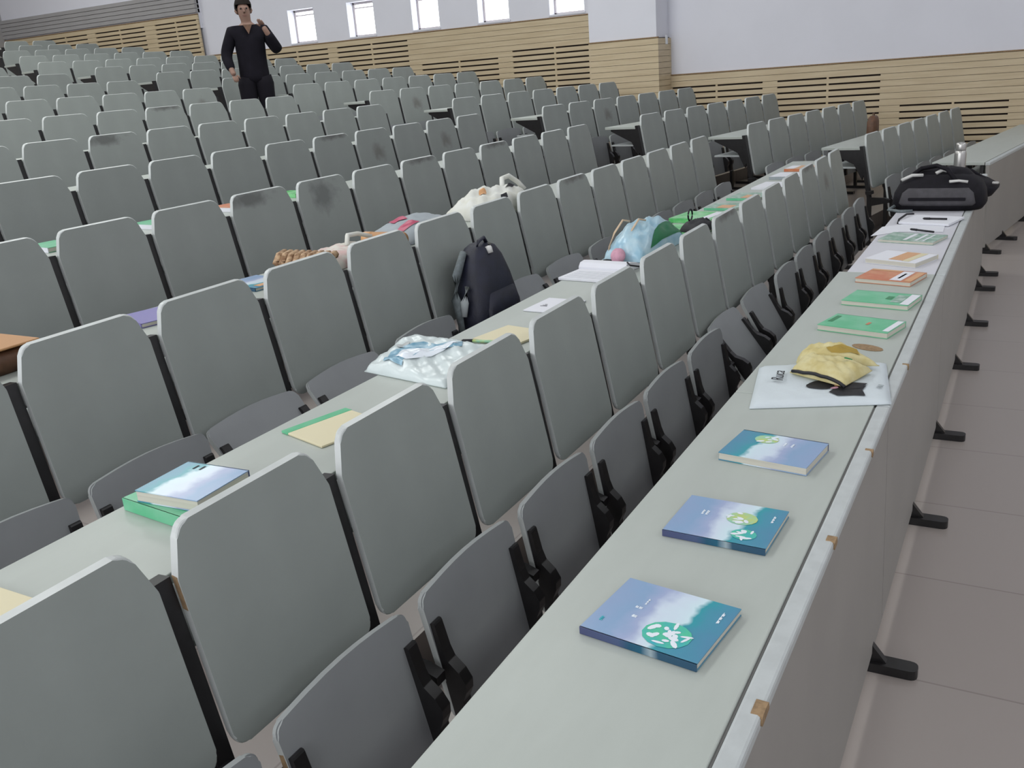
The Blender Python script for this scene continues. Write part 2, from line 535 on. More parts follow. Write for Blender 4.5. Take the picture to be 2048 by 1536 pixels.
def wainscot(n, x, y0, y1, zt, zb, louvers, side=None, m='wood'):
    """horizontal boards, 8 cm apart; louvers: (ya, yb, top) zones with open dark slots and a middle mullion"""
    bm = BM()
    k = 0
    z = zt-0.012
    while z > zb:
        zones = sorted([(a, b) for a, b, t in louvers if z < t+0.02])
        cur = y0
        spans = []
        for a, b in zones:
            spans += [(cur, a, 0), (a, b, 1)]
            cur = b
        spans.append((cur, y1, 0))
        for a, b, lv in spans:
            if b-a < 0.005: continue
            if lv:
                box(bm, x, x+0.03, a, b, z-0.080, z-0.023)
            else:
                box(bm, x, x+0.03, a, b, z-0.080, z-0.0045)
        z -= 0.08
    for a, b, t in louvers:
        c = (a+b)/2
        box(bm, x+0.004, x+0.03, c-0.014, c+0.014, zb, t+0.02)
    if side is not None:                       # return face of the pillar
        z = zt-0.012
        while z > zb:
            box(bm, x+0.03, side, y0, y0+0.03, z-0.080, z-0.0045)
            z -= 0.08
    t = tag(obj('trim_%d' % n, bm, m), kind='structure')
    bm = BM()
    box(bm, x+0.028, x+0.034, y0+0.01, y1-0.01, zb, zt-0.005)
    if side is not None: box(bm, x+0.034, side, y0+0.026, y0+0.034, zb, zt-0.005)
    obj('backing', bm, 'slot', t)
    bm = BM()
    box(bm, x-0.006, x+0.034, y0, y1, zt-0.012, zt+0.004)
    obj('cap_strip', bm, 'chip', t)
wainscot(1, XW-0.034, -6, 4.70, 1.57, 0, [(-3.4, -2.1, 1.0), (-1.0, 0.1, 1.0), (0.34, 1.60, 1.0), (1.85, 3.18, 1.385), (3.38, 4.68, 1.38)])
wainscot(2, 12.87, 4.70, 5.75, 2.09, 0, [], side=XW)
wainscot(3, XW-0.034, 5.75, 13.8, 2.51, 0, [(5.8, 7.27, 2.095), (7.53, 8.98, 2.075), (9.22, 10.70, 2.405), (10.90, 12.30, 2.405), (12.5, 13.7, 2.405)])
wainscot(4, XW-0.10, 13.8, YB, 3.245, 0, [(13.85, 14.96, 3.145), (15.25, 16.69, 3.145), (16.94, 18.3, 3.145)])
bm = BM()
box(bm, 12.905, XW, 4.735, 5.75, 0, 6)
tag(obj('wall_pillar', bm, 'white'), kind='structure')
bm = BM()
z = 3.27
while z < 3.64:
    box(bm, XW-0.12, XW-0.02, 13.8, YB, z, z+0.066)
    z += 0.075
t5 = tag(obj('trim_5', bm, 'acoustic'), kind='structure')
bm = BM()
box(bm, XW-0.06, XW, 13.8, YB, 3.0, 6)
tag(obj('wall_end', bm, 'white'), kind='structure')
bm = BM()
box(bm, 13.16, 13.22, 4.682, 4.702, 1.99, 2.11)
tag(obj('switch_plate', bm, 'plate', bev=0.004), 'small white switch plate on the wooden side of the pillar', 'switch')

# ------------------------------------------------------------------ seats and desks
def back_mesh(S):
    g = 0.0235
    o = [(g, 0.52), (S-g, 0.52), (S-g, 0.897), (S-g-0.036, 0.995), (g+0.036, 0.995), (g, 0.897)]
    o = rounded([(x, 0, z) for x, z in o], [0.035, 0.035, 0.03, 0.042, 0.042, 0.03], 5)
    pts = [(p.x, 0.012-(0.995-p.z)*0.19, p.z) for p in o]
    bm = BM()
    prism(bm, pts, (0, 0.018, 0.0035))
    es = [e for e in bm.edges if len(e.link_faces) == 2 and any(len(f.verts) > 4 for f in e.link_faces)]
    bmesh.ops.bevel(bm, geom=es, offset=0.004, segments=2, affect='EDGES', profile=0.5)
    band(bm, Vector((0, 0.982, 0.187)))
    return bm

def band(bm, axis):
    """pale edge banding with a painted highlight: every face that is not one of the two broad sides"""
    bm.normal_update()
    for f in bm.faces:
        if abs(f.normal.dot(axis)) < 0.80: f.material_index = 1

def pan_mesh(S):
    g = 0.028
    top = [(g+(S-2*g)*k/8, 0.175+0.018*math.sin(PI*k/8)) for k in range(9)]
    o = [(S-g-0.012, -0.17)]+[(x, z) for x, z in top[::-1]]+[(g+0.012, -0.17)]
    rad = [0.03]+[0.055]+[0]*7+[0.055]+[0.03]
    o = rounded([(x, 0, z) for x, z in o], rad, 6)
    bm = BM()
    prism(bm, [(p.x, 0, p.z) for p in o], (0, 0.017, 0))
    es = [e for e in bm.edges if len(e.link_faces) == 2 and any(len(f.verts) > 4 for f in e.link_faces)]
    bmesh.ops.bevel(bm, geom=es, offset=0.004, segments=2, affect='EDGES')
    band(bm, Vector((0, 1, 0)))
    return bm

def hinge_mesh(x0, x1):
    """cast arm on the underside of the pan: thin strap above, thick boss at the pivot"""
    pr = [(0.002, 0.105), (-0.012, 0.105), (-0.016, 0.03), (-0.022, 0.0), (-0.045, -0.03), (-0.056, -0.06), (-0.050, -0.085), (-0.034, -0.11), (-0.03, -0.165), (0.002, -0.165)]
    pr = rounded([(0, a, b) for a, b in pr], 0.008, 2)
    bm = BM()
    prism(bm, [(x0, p.y, p.z) for p in pr], (x1-x0, 0, 0))
    return bm

def post_mesh():
    """one row support: reclined bar between two backs, leg, foot, pivot arm, desk bracket"""
    bm = BM()
    hw = 0.0205
    P = [(0.012, 0.902), (-0.060, 0.52), (-0.075, 0.44), (-0.085, 0.0), (-0.055, 0.0), (-0.042, 0.44), (-0.026, 0.52), (0.044, 0.90)]
    prism(bm, [(-hw, y, z) for y, z in P], (2*hw, 0, 0))
    box(bm, -0.03, 0.03, -0.22, 0.10, 0.0, 0.028)
    prism(bm, [(-0.018, y, z) for y, z in [(-0.245, 0.40), (-0.06, 0.36), (-0.05, 0.44), (-0.2, 0.44), (-0.245, 0.425)]], (0.036, 0, 0))
    prism(bm, [(-0.014, y, z) for y, z in [(0.03, 0.868), (0.33, 0.868), (0.33, 0.85), (0.09, 0.74), (0.012, 0.60), (-0.005, 0.66)]], (0.028, 0, 0))
    prism(bm, [(-0.085, y, z) for y, z in [(-0.098, 0.478), (-0.05, 0.478), (-0.045, 0.506), (-0.093, 0.506)]], (0.09, 0, 0))
    return bm

def desk_leg_mesh():
    bm = BM()
    P = [(0, -0.10), (0, 0.0), (0, 0)]
    box(bm, -0.02, 0.02, 0.06, 0.09, 0.0, 0.74)
    o = rounded([(-0.027, -0.13, 0), (0.027, -0.13, 0), (0.03, 0.30, 0), (-0.03, 0.30, 0)], [0.025, 0.025, 0, 0], 4)
    prism(bm, o, (0, 0, 0.03))
    prism(bm, [(-0.012, y, z) for y, z in [(-0.045, 0.028), (0.07, 0.028), (0.07, 0.17), (0.02, 0.11)]], (0.024, 0, 0))
    return bm

MESH = {}
def shared(key, fn):
    if key not in MESH:
        o = fn()
        MESH[key] = o
        return o, True
    return MESH[key], False

def inst(name, key, make, m, parent, **kw):
    """first call builds the mesh, later calls copy the object (shared mesh data)"""
    k = (name, key, m)
    if k not in MESH:
        o = obj(name, make(), m, parent, **kw)
        if name in ('backrest', 'seat_pan'): o.data.materials.append(M['band'])
        MESH[k] = o
        return o
    o = MESH[k].copy()
    o.name = name
    C.objects.link(o)
    o.parent = parent
    for a, v in kw.items():
        if a == 'loc': o.location = v
        if a == 'rot': o.rotation_euler = v
    return o

def seat(loc, rz, S, label, group, tilt=11, backmat='seat', far=False):
    t = thing('tip_up_seat', label, 'seat', loc, rz, group)
    inst('backrest', S, lambda: back_mesh(S), backmat, t, smooth=False)
    p = inst('seat_pan', S, lambda: pan_mesh(S), 'pan', t, loc=(0, -0.222, 0.43), rot=(-math.radians(tilt), 0, 0))
    if not far:
        inst('hinge_arm', (S, 0), lambda: hinge_mesh(0.036, 0.070), 'steel', p)
        inst('hinge_arm', (S, 1), lambda: hinge_mesh(S-0.070, S-0.036), 'steel', p)
    return t

def desk(name, label, loc, rz, xs, S, group):
    t = thing(name, label, 'desk', loc, rz, group)
    x0, x1 = xs[0]-0.0, xs[-1]+0.0
    bm = BM()
    box(bm, x0-0.02, x1+0.02, 0.036, 0.395, 0.868, 0.893)
    obj('tabletop', bm, 'desk', t, bev=0.003)
    bm = BM()
    box(bm, x0, x1, 0.05, 0.34, 0.70, 0.715)
    obj('bookshelf', bm, 'shelf', t, bev=0.002)
    for x in xs:
        inst('support_post', 0, post_mesh, 'steel', t, loc=(x, 0, 0))
    return t

STAIN = {('L', 3, 9): 'seat_stain_corner', ('L', 3, 8): 'seat_stain_mid', ('L', 5, 7): 'seat_stain_corner', ('L', 3, 4): 'seat_stain_top', ('L', 3, 6): 'seat_stain_top', ('L', 2, 6): 'seat_stain_top', ('L', 4, 4): 'seat_stain_smudge', ('L', 4, 2): 'seat_stain_smudge', ('L', 4, 5): 'seat_stain_top',
         ('L', 6, 4): 'seat_stain_top', ('L', 7, 1): 'seat_stain_smudge', ('L', 1, 7): 'seat_stain_top', ('L', 1, 3): 'seat_stain_top', ('L', 1, 2): 'seat_stain_smudge', ('R', 4, 3): 'seat_stain_smudge', ('R', 6, 2): 'seat_stain_smudge'}
TILT = {('L', 2, 12): 36, ('L', 2, 11): 34, ('L', 2, 10): 10, ('L', 2, 9): -90, ('L', 2, 8): 36, ('L', 2, 7): 26, ('L', 1, 8): 36, ('L', 1, 7): 29, ('R', 3, 1): 36, ('R', 3, 2): 30, ('R', 4, 1): 8}
TIERS_L = {1: 15, 2: 14, 3: 13, 4: 11, 5: 9, 6: 7, 7: 6, 8: 5, 9: 3, 10: 1}
for i, n in TIERS_L.items():
    xe = xend(i)
    for k in range(1, n+1):
        key = ('L', i, k)
        bmn = STAIN.get(key, 'seat')
        what = 'grey tip-up seat with stained back' if key in STAIN else 'grey tip-up seat'
        pos = 'at the aisle end' if k == 1 else ORD[k]+' from the aisle'
        seat((xe-0.5*k, yrow(i), zrow(i)), 0, 0.5, '%s, %s, %s row of left block' % (what, pos, ORD[i]), 'seats of the left block, %s row' % ORD[i], tilt=TILT.get(key, 11+random.uniform(-2, 2)), backmat=bmn, far=i > 5)
    desk('lecture_desk', 'long pale desk behind the %s row of seats in left block' % ORD[i], (0, yrow(i), zrow(i)), 0, [xe-0.5*k for k in range(n, -1, -1)], 0.5, 'desks of the left block')
for r in range(1, 16):
    b = rbase(r)
    first = {12: 1, 13: 2, 14: 4, 15: 5}.get(r, 0)
    for k in range(first, 7):
        p = b+RU*RS*k
        key = ('R', r, k+1)
        pos = 'at the aisle end' if k == 0 else ORD[k+1]+' from the aisle'
        what = 'grey tip-up seat with stained back' if key in STAIN else 'grey tip-up seat'
        seat((p.x, p.y, rz0(r)), -AL, RS, '%s, %s, %s row of right block' % (what, pos, ORD[r]), 'seats of the right block, %s row' % ORD[r], tilt=TILT.get(key, 11+random.uniform(-2, 2)), backmat=STAIN.get(key, 'seat'), far=r > 5)
    desk('lecture_desk', 'short pale desk behind the %s row of seats in right block' % ORD[r], (b.x, b.y, rz0(r)), -AL, [RS*k for k in range(first, 8)], RS, 'desks of the right block')

# bare brown spots where the edging of the nearest seats has come off
for o in [q for q in C.objects if q.name.startswith('tip_up_seat') and q.get('label', '').endswith('first row of left block')]:
    k = round((8.0-o.location.x)/0.5)
    spots = {14: [('b', 0.0232, 0.90, 0.07)], 13: [('p', 0.33, 0.178, 0.07)], 15: [('p', 0.36, 0.172, 0.09)]}.get(k, [])
    if k == 14: spots.append(('e', 0.034, 0.02, 0.11))
    for kind, a, b, ln in spots:
        par = [c for c in o.children if c.name.split('.')[0] == ('backrest' if kind == 'b' else 'seat_pan')][0]
        bm = BM()
        if kind == 'b':
            yy = 0.012-(0.995-b)*0.19
            prism(bm, [(a-0.0006, yy+0.003, b), (a-0.0006, yy+0.016, b+0.003), (a-0.0006, yy+0.016-ln*0.19, b-ln+0.003), (a-0.0006, yy+0.003-ln*0.19, b-ln)], (0.003, 0, 0))
        elif kind == 'p':
            prism(bm, [(a, 0.008, b+0.0055), (a+ln, 0.008, b-0.002), (a+ln, 0.022, b-0.002), (a, 0.022, b+0.0055)], (0, 0, 0.003))
        else:
            prism(bm, [(a-0.0065, 0.003, b), (a-0.0065, 0.015, b), (a-0.0035, 0.015, b+ln), (a-0.0035, 0.003, b+ln)], (0.003, 0, 0))
        obj('chipped_edge', bm, 'chip', par)

# front desks
DT = 0.77
def front_desk(label, loc, rz, x0, x1, legs, m='desk', dy=0.0, chips=()):
    t = thing('front_desk', label, 'desk', loc, rz, 'front row desks')
    bm = BM()
    box(bm, x0, x1, -1.030, -0.618-dy, DT-0.025, DT)
    obj('tabletop', bm, m, t, bev=0.003)
    bm = BM()                                   # board in front, hanging a little outward below
    pts = [(x0, -1.070, DT-0.028), (x0, -1.042, DT-0.028), (x0, -1.062, 0.055), (x0, -1.086, 0.055)]
    prism(bm, pts, (x1-x0, 0, 0))
    obj('front_panel', bm, 'panel', t)
    bm = BM()
    box(bm, x0, x1, -1.074, -1.0345, DT-0.028, DT-0.0005)
    e = obj('edge_strip', bm, 'edge', t, bev=0.006)
    bm = BM()
    box(bm, x0+0.01, x1-0.01, -1.0350, -1.0295, DT-0.024, DT-0.004)
    obj('seam', bm, 'seam', t)
    for cx, ln in chips:
        bm = BM()
        prism(bm, rounded([(cx, -1.077, DT-0.02), (cx+ln, -1.077, DT-0.016), (cx+ln*0.9, -1.077, DT+0.0005), (cx+ln*0.1, -1.077, DT+0.0006)], 0.006, 3), (0, 0.02, 0.0006))
        obj('chipped_edge', bm, 'chip', t)
    bm = BM()
    box(bm, x0+0.02, x1-0.02, -0.98, -0.70-dy, DT-0.20, DT-0.185)
    obj('bookshelf', bm, 'shelf', t)
    for x in legs:
        inst('desk_leg', 0, desk_leg_mesh, 'steel', t, loc=(x, -1.083, 0))
    return t
front_desk('nearest front desk, pale top holding three blue books', (0, Y1, 0), 0, 0.25, 2.695, [0.55, 1.53, 2.516], chips=[(1.22, 0.05), (1.83, 0.035), (0.9, 0.08), (2.35, 0.02)])
front_desk('middle front desk, pale top under the white tote bag and green books', (0, Y1, 0), 0, 2.70, 4.455, [3.512, 4.42], chips=[(3.1, 0.02)])
front_desk('far front desk of left block, bluish white top under black bags', (0, Y1, 0), 0, 4.46, 8.0, [5.50, 6.43, 7.41, 7.90], m='desk_new', dy=0.035)
b0 = rbase(1)
front_desk('front desk of right block across the aisle', (b0.x, b0.y, 0), -AL, -0.14, 3.5, [-0.10, 0.55, 1.55, 2.55, 3.4])

DO = DT+0.0008
# ------------------------------------------------------------------ books and papers
def book(label, cat, loc, rz, L, W, T, cover, spine=None, page='pages', bands=(), disc=False, group=None, name='paperback_book', curl=0.0):
    """L along local y, W along local x, spine on the low-x side; bands: (material, y0, y1, x0, x1) printed areas"""
    t = thing(name, label, cat, loc, rz, group)
    c = 0.0022
    def cz(x): return curl*max(0.0, (x+W/2)/W)**2
    bm = BM()
    nx = 8
    xs = [-W/2+W*k/nx for k in range(nx+1)]
    up = [[bm.verts.new((x, y, T+cz(x))) for x in xs] for y in (-L/2, L/2)]
    lo = [[bm.verts.new((x, y, T-c+cz(x))) for x in xs] for y in (-L/2, L/2)]
    for k in range(nx):
        bm.faces.new((up[0][k], up[0][k+1], up[1][k+1], up[1][k]))
        bm.faces.new((lo[0][k], lo[1][k], lo[1][k+1], lo[0][k+1]))
        for s in (0, 1): bm.faces.new((up[s][k], lo[s][k], lo[s][k+1], up[s][k+1]))
    bm.faces.new((up[0][nx], lo[0][nx], lo[1][nx], up[1][nx]))
    box(bm, -W/2, W/2, -L/2, L/2, 0, c)
    obj('cover', bm, cover, t)
    bm = BM()
    box(bm, -W/2-0.0012, -W/2+0.002, -L/2, L/2, 0, T)
    obj('spine', bm, spine or cover, t)
    bm = BM()
    box(bm, -W/2+0.002, W/2-0.0015, -L/2+0.0015, L/2-0.0015, c, T-c)
    obj('pages', bm, page, t)
    for (m, y0, y1, x0, x1) in bands:
        bm = BM()
        k = 6
        a = [(x0+(x1-x0)*q/k) for q in range(k+1)]
        for q in range(k):
            vs = [bm.verts.new((x, y, T+cz(x)+0.0007)) for x, y in ((a[q], y0), (a[q+1], y0), (a[q+1], y1), (a[q], y1))]
            bm.faces.new(vs)
        obj('cover_print', bm, m, t)
    return t

def disc_art(t, cx, cy, r, T, seed, m='cyan', leaves='cloud', n=16):
    bm = BM()
    bm.faces.new([bm.verts.new((x, y, T+0.0008)) for x, y in ell(cx, cy, r*0.85, r)])
    obj('cover_print', bm, m, t)
    rnd = random.Random(seed)
    bm = BM()
    for k in range(n):
        a, d = rnd.uniform(0, 2*PI), r*0.85*math.sqrt(rnd.random())
        px, py = cx+d*math.cos(a)*0.85, cy+d*math.sin(a)
        bm.faces.new([bm.verts.new((x, y, T+0.0012+k*1e-5)) for x, y in ell(px, py, rnd.uniform(0.003, 0.006), rnd.uniform(0.006, 0.013), 8, rnd.uniform(0, PI))])
    obj('cover_print', bm, leaves, t)

def marks(t, x, ys, T, w=0.006, h=0.010, m='cloud', step=None):
    """a line of small printed characters"""
    bm = BM()
    rnd = random.Random(3)
    for y in ys:
        for q in range(3):
            a, b = x-w/2+w*0.36*q, y-h*0.4+rnd.uniform(-0.1, 0.1)*h
            box(bm, a, a+w*0.2, b, b+h*0.8, T+0.0004, T+0.0012)
        a = y+rnd.uniform(-0.3, 0.3)*h
        box(bm, x-w*0.55, x+w*0.55, a, a+h*0.22, T+0.0004, T+0.0013)
    obj('cover_lettering', bm, m, t)

T = 0.015
b1 = book('blue paperback nearest the viewer on the front desk, white leaf print', 'book', (1.405, 0.534, DO), math.radians(-7), 0.236, 0.196, T, 'cover_blue', 'spine_blue', group='blue textbooks on the front desk')
disc_art(b1, -0.045, -0.035, 0.047, T, 5, n=20)
marks(b1, -0.02, [0.045], T, 0.007, 0.012)
marks(b1, 0.01, [0.055, 0.047], T, 0.006, 0.007)
marks(b1, 0.035, [0.045], T, 0.02, 0.004)
marks(b1, -0.055, [0.095], T, 0.012, 0.008, 'cyan')
marks(b1, 0.05, [-0.098], T, 0.035, 0.006)
b2 = book('blue paperback second along the front desk, lime green patches on cover', 'book', (1.822, 0.531, DO), math.radians(-2), 0.230, 0.188, T, 'cover_blue', 'spine_blue', group='blue textbooks on the front desk')
disc_art(b2, 0.02, -0.03, 0.035, T, 8, 'lime', 'cloud', 8)
disc_art(b2, -0.05, -0.055, 0.028, T, 9, 'cyan', 'cloud', 9)
marks(b2, 0.02, [0.06, 0.05], T, 0.02, 0.006)
marks(b2, 0.04, [-0.095], T, 0.03, 0.006)
b3 = book('blue paperback third along the front desk, pages towards the viewer', 'book', (2.243, 0.528, DO), math.radians(173), 0.232, 0.172, 0.022, 'cover_blue', 'spine_blue', group='blue textbooks on the front desk')
disc_art(b3, -0.045, -0.035, 0.032, 0.022, 4, 'lime', 'cloud', 6)
marks(b3, -0.03, [0.02, 0.04], 0.022, 0.02, 0.006)
GB = 'textbooks on the middle and far front desks'
book('green paperback just beyond the yellow purse on the front desk', 'book', (3.497, 0.508, DO), math.radians(-14)+PI, 0.262, 0.175, 0.022, 'green', 'green', group=GB, bands=[('paper', 0.105, 0.128, -0.08, 0.07), ('red', 0.02, 0.032, -0.02, 0.015), ('green_dark', -0.118, -0.1, -0.06, 0.03)])
book('green paperback with white corner, second beyond the yellow purse', 'book', (3.905, 0.494, DO), math.radians(-10)+PI, 0.262, 0.188, 0.020, 'green', 'green', group=GB, bands=[('paper', 0.095, 0.129, -0.085, 0.085), ('green_pale', 0.05, 0.092, -0.06, 0.06), ('green_dark', 0.02, 0.045, -0.03, 0.02)])
book('orange red paperback with white label on the front desk', 'book', (4.318, 0.512, DO), math.radians(-13)+PI, 0.24, 0.205, 0.020, 'red', 'orange', group=GB, bands=[('paper', 0.025, 0.075, -0.09, 0.09), ('orange', 0.088, 0.118, -0.09, 0.09), ('ink', 0.045, 0.055, -0.05, 0.05), ('orange', -0.118, 0.02, -0.1, -0.075)])
book('white and cream paperback beside the orange red book', 'book', (4.718, 0.517, DO), math.radians(-20)+PI, 0.25, 0.225, 0.024, 'paper', 'cream', group=GB, bands=[('orange', -0.02, 0.05, -0.1, 0.09), ('cream', 0.05, 0.085, -0.1, 0.1)])
book('faded green paperback half under loose papers on far front desk', 'book', (5.262, 0.528, DO), math.radians(-14)+PI, 0.285, 0.215, 0.016, 'green_pale', 'green_pale', group=GB, bands=[('paper', -0.02, 0.0, -0.09, 0.09), ('paper', 0.04, 0.055, -0.09, 0.09), ('paper', 0.08, 0.09, -0.09, 0.09)])

def flat(name, m, parent, pts, z0, th=0.0016):
    bm = BM()
    prism(bm, [(x, y, z0) for x, y in pts], (0, 0, th))
    return obj(name, bm, m, parent)

t = thing('paper_sheet', 'loose white sheet overhanging the far edge of front desk', 'paper', (5.62, 0.56, DO))
flat('sheet', 'paper', t, [(-0.27, 0.19), (0.02, 0.17), (0.16, 0.02), (0.16, -0.15), (-0.12, -0.16), (-0.13, 0.06)], 0.0005)
t = thing('notepad', 'white notepad with marker lying across it before black bags', 'notepad', (5.83, 0.50, DO), math.radians(-14))
bm = BM()
prism(bm, [(0.13, -0.15, 0.002), (-0.13, -0.15, 0.002), (-0.13, 0.13, 0.002), (0.13, 0.13, 0.002)], (0, 0, 0.014))
obj('page_block', bm, 'paper', t, bev=0.003)
bm = BM()
tube(bm, [(0.13, 0.14, 0.02), (0.05, 0.15, 0.03), (-0.08, 0.145, 0.02), (-0.12, 0.135, 0.004)], 0.006, 6)
obj('binder_clip', bm, 'ink', t)
def pen(label, loc, rz, L, m, name='pen'):
    t = thing(name, label, 'pen', loc, rz)
    bm = BM()
    tube(bm, [(0, -L/2, 0.006), (0, L*0.2, 0.006)], 0.0055, 8)
    obj('barrel', bm, m, t, smooth=True)
    bm = BM()
    tube(bm, [(0, L*0.2, 0.006), (0, L*0.45, 0.006), (0, L/2, 0.006)], [0.0068, 0.006, 0.002], 8)
    obj('cap', bm, 'ink', t, smooth=True)
    return t
pen('dark pen on the white notepad before the black bags', (5.80, 0.47, DO+0.017), math.radians(-5), 0.13, 'ink')
pen('dark pen lying over the faded green paperback', (5.42, 0.50, DO+0.0165), math.radians(-32), 0.15, 'ink')
t = thing('peeled_patch', 'brown oval peeled patch of front desk top beyond purse', 'desk mark', (3.262, 0.45, DO), math.radians(-25))
flat('bare_board', 'chip', t, ell(0, 0, 0.030, 0.058), -0.0004, 0.0016)

# ------------------------------------------------------------------ tote bag and purse on the front desk
tote = Cushion([(2.556, 0.675), (2.945, 0.745), (3.085, 0.365), (2.71, 0.300)], DO, 0.018, 0.006, 2.0, p=0.22)
t = thing('tote_bag', 'flat white cloth tote with black print under yellow purse', 'bag', tote.loc())
tote.build('cloth', 'tote', t)
tote.patch('black_print', 'ink', t, [(0.17, 0.56), (0.10, 0.62), (0.10, 0.82), (0.20, 0.80), (0.28, 0.83), (0.26, 0.60)], 0.003)
tote.patch('black_print', 'ink', t, ell(0.36, 0.50, 0.10, 0.11), 0.003)
tote.patch('black_print', 'ink', t, [(0.22, 0.60), (0.24, 0.80), (0.34, 0.84), (0.36, 0.55)], 0.0035)
tote.patch('pink_print', 'pink', t, ell(0.27, 0.60, 0.025, 0.03), 0.0045)
tote.patch('orange_print', 'orange', t, ell(0.32, 0.62, 0.022, 0.022), 0.0045)
for k, (du, dv) in enumerate([(0, 0), (0.03, 0.008), (0.06, 0.016)]):
    tote.patch('outline_print', 'strap_grey', t, [(0.24+du, 0.90+dv), (0.235+du, 0.94+dv), (0.245+du, 0.94+dv), (0.25+du, 0.90+dv)], 0.003, 3)
cu = bpy.data.curves.new('lettering', 'FONT')
cu.body = 'Ruca'
cu.size = 0.052
cu.extrude = 0.0004
cu.shear = 0.25
ct = bpy.data.objects.new('lettering_curve', cu)
C.objects.link(ct)
me = bpy.data.meshes.new_from_object(ct.evaluated_get(bpy.context.evaluated_depsgraph_get()))
bpy.data.objects.remove(ct)
bpy.data.curves.remove(cu)
me.materials.clear()
me.materials.append(M['ink'])
lt = bpy.data.objects.new('lettering', me)
C.objects.link(lt)
lt.parent = t
pa = tote.top(0.42, 0.215, 0.004)
lt.location = pa
lt.rotation_euler = (0.0, 0.02, math.radians(9))
lt.location.z = 0.0300

pq = Cushion([(2.745, 0.44), (2.835, 0.62), (2.985, 0.60), (2.92, 0.385)], DO+0.0285, 0.044, 0.012, 1.3, p=0.38)
t = thing('purse', 'crumpled pale yellow cloth purse on the white tote', 'purse', pq.loc())
pq.build('body', 'yellow', t, 26)
fl = Cushion([(2.90, 0.60), (2.945, 0.625), (3.075, 0.555), (2.975, 0.372)], DO+0.0285, 0.058, 0.014, 4.1, p=0.42)
fl.o = pq.o
fl.build('flap', 'yellow', t, 24)
fl.patch('opening', 'ochre', t, [(0.10, 0.42), (0.26, 0.40), (0.40, 0.60), (0.30, 0.90), (0.12, 0.82)], 0.003)  # ochre patch paints in the dark crease at the opening
bm = BM()
tube(bm, [pq.top(0.97*k/9, 0.015)+Vector((-0.005, -0.002, -0.001)) for k in range(10)], 0.0055, 6)
obj('dark_piping', bm, 'ink', t, smooth=True)
bm = BM()
prism(bm, [pq.top(0.20, 0.62, 0.005), pq.top(0.30, 0.66, 0.008), pq.top(0.30, 0.72, 0.008), pq.top(0.18, 0.68, 0.005)], (0, 0, 0.003))
obj('green_tag', bm, 'green_dark', t)

# ------------------------------------------------------------------ black bags and thermos at the far end of the front desk
t = thing('shoulder_bag', 'black bag with grey front pocket on the far front desk', 'bag', (6.42, 0.50, DO))
bm = BM()
loft(bm, [(0.0, 0, 0, 0.20, 0.25), (0.03, 0, 0, 0.225, 0.27), (0.10, 0, 0, 0.215, 0.26), (0.15, 0.02, 0, 0.18, 0.235), (0.185, 0.03, 0, 0.12, 0.18), (0.195, 0.03, 0, 0.07, 0.12)], 32, 0.5)
obj('body', bm, 'black_nylon', t, smooth=True)
bm = BM()
loft(bm, [(0.035, -0.212, 0.0, 0.02, 0.20), (0.05, -0.218, 0.0, 0.026, 0.215), (0.11, -0.20, 0.0, 0.026, 0.20), (0.135, -0.175, 0.0, 0.014, 0.17)], 24, 0.5)
obj('front_pocket', bm, 'grey_nylon', t, smooth=True)
bm = BM()
box(bm, -0.246, -0.236, -0.16, 0.16, 0.068, 0.086)
obj('zip', bm, 'black_nylon', t, bev=0.003)
for (a, b) in (((-0.10, 0.22, 0.175), (-0.06, 0.10, 0.20)), ((-0.02, 0.03, 0.205), (0.02, -0.04, 0.21))):
    bm = BM()
    tube(bm, [a, ((Vector(a)+Vector(b))/2+Vector((0, 0, 0.015))), b], 0.011, 6)
    obj('buckle', bm, 'buckle', t, smooth=True)
bm = BM()
tube(bm, [(-0.20, 0.24, 0.03), (-0.24, 0.27, 0.012), (-0.27, 0.20, 0.008), (-0.25, 0.13, 0.008)], 0.010, 6)
obj('strap', bm, 'strap_grey', t, smooth=True)
bm = BM()
loft(bm, [(0.10, 0.10, -0.02, 0.12, 0.19), (0.17, 0.11, -0.01, 0.12, 0.18), (0.215, 0.12, 0.0, 0.09, 0.14), (0.225, 0.12, 0.0, 0.05, 0.08)], 24, 0.6)
obj('rear_compartment', bm, 'black_nylon', t, smooth=True)
bm = BM()
tube(bm, [(-0.12, -0.10, 0.16), (-0.08, -0.04, 0.235), (0.0, 0.03, 0.25), (0.04, 0.12, 0.23), (-0.02, 0.20, 0.17)], 0.014, 8)
obj('strap', bm, 'black_nylon', t, smooth=True)
bm = BM()
tube(bm, [(-0.16, -0.06, 0.172), (-0.13, -0.11, 0.172), (-0.13, -0.16, 0.165)], 0.009, 6)
obj('buckle', bm, 'buckle', t, smooth=True)
t = thing('duffel_bag', 'black drooping bag behind the grey pocket bag by thermos', 'bag', (6.95, 0.42, DO))
bm = BM()
loft(bm, [(0.0, 0, 0, 0.22, 0.20), (0.05, 0, 0.0, 0.25, 0.235), (0.09, 0, 0.03, 0.23, 0.20), (0.125, -0.03, 0.06, 0.17, 0.16), (0.14, -0.04, 0.07, 0.10, 0.11)], 30, 0.6)
obj('body', bm, 'black_nylon', t, smooth=True)
bm = BM()
tube(bm, [(-0.18, 0.22, 0.09), (-0.14, 0.16, 0.16), (-0.08, 0.06, 0.18), (-0.02, -0.06, 0.15), (0.02, -0.14, 0.09)], 0.016, 8)
obj('handle', bm, 'black_nylon', t, smooth=True)
bm = BM()
tube(bm, [(-0.15, -0.20, 0.09), (-0.12, -0.22, 0.085), (-0.08, -0.225, 0.08)], 0.009, 6)
obj('buckle', bm, 'buckle', t, smooth=True)
t = thing('thermos_flask', 'steel thermos flask standing behind the black bags', 'flask', (7.35, 0.46, DO))
bm = BM()
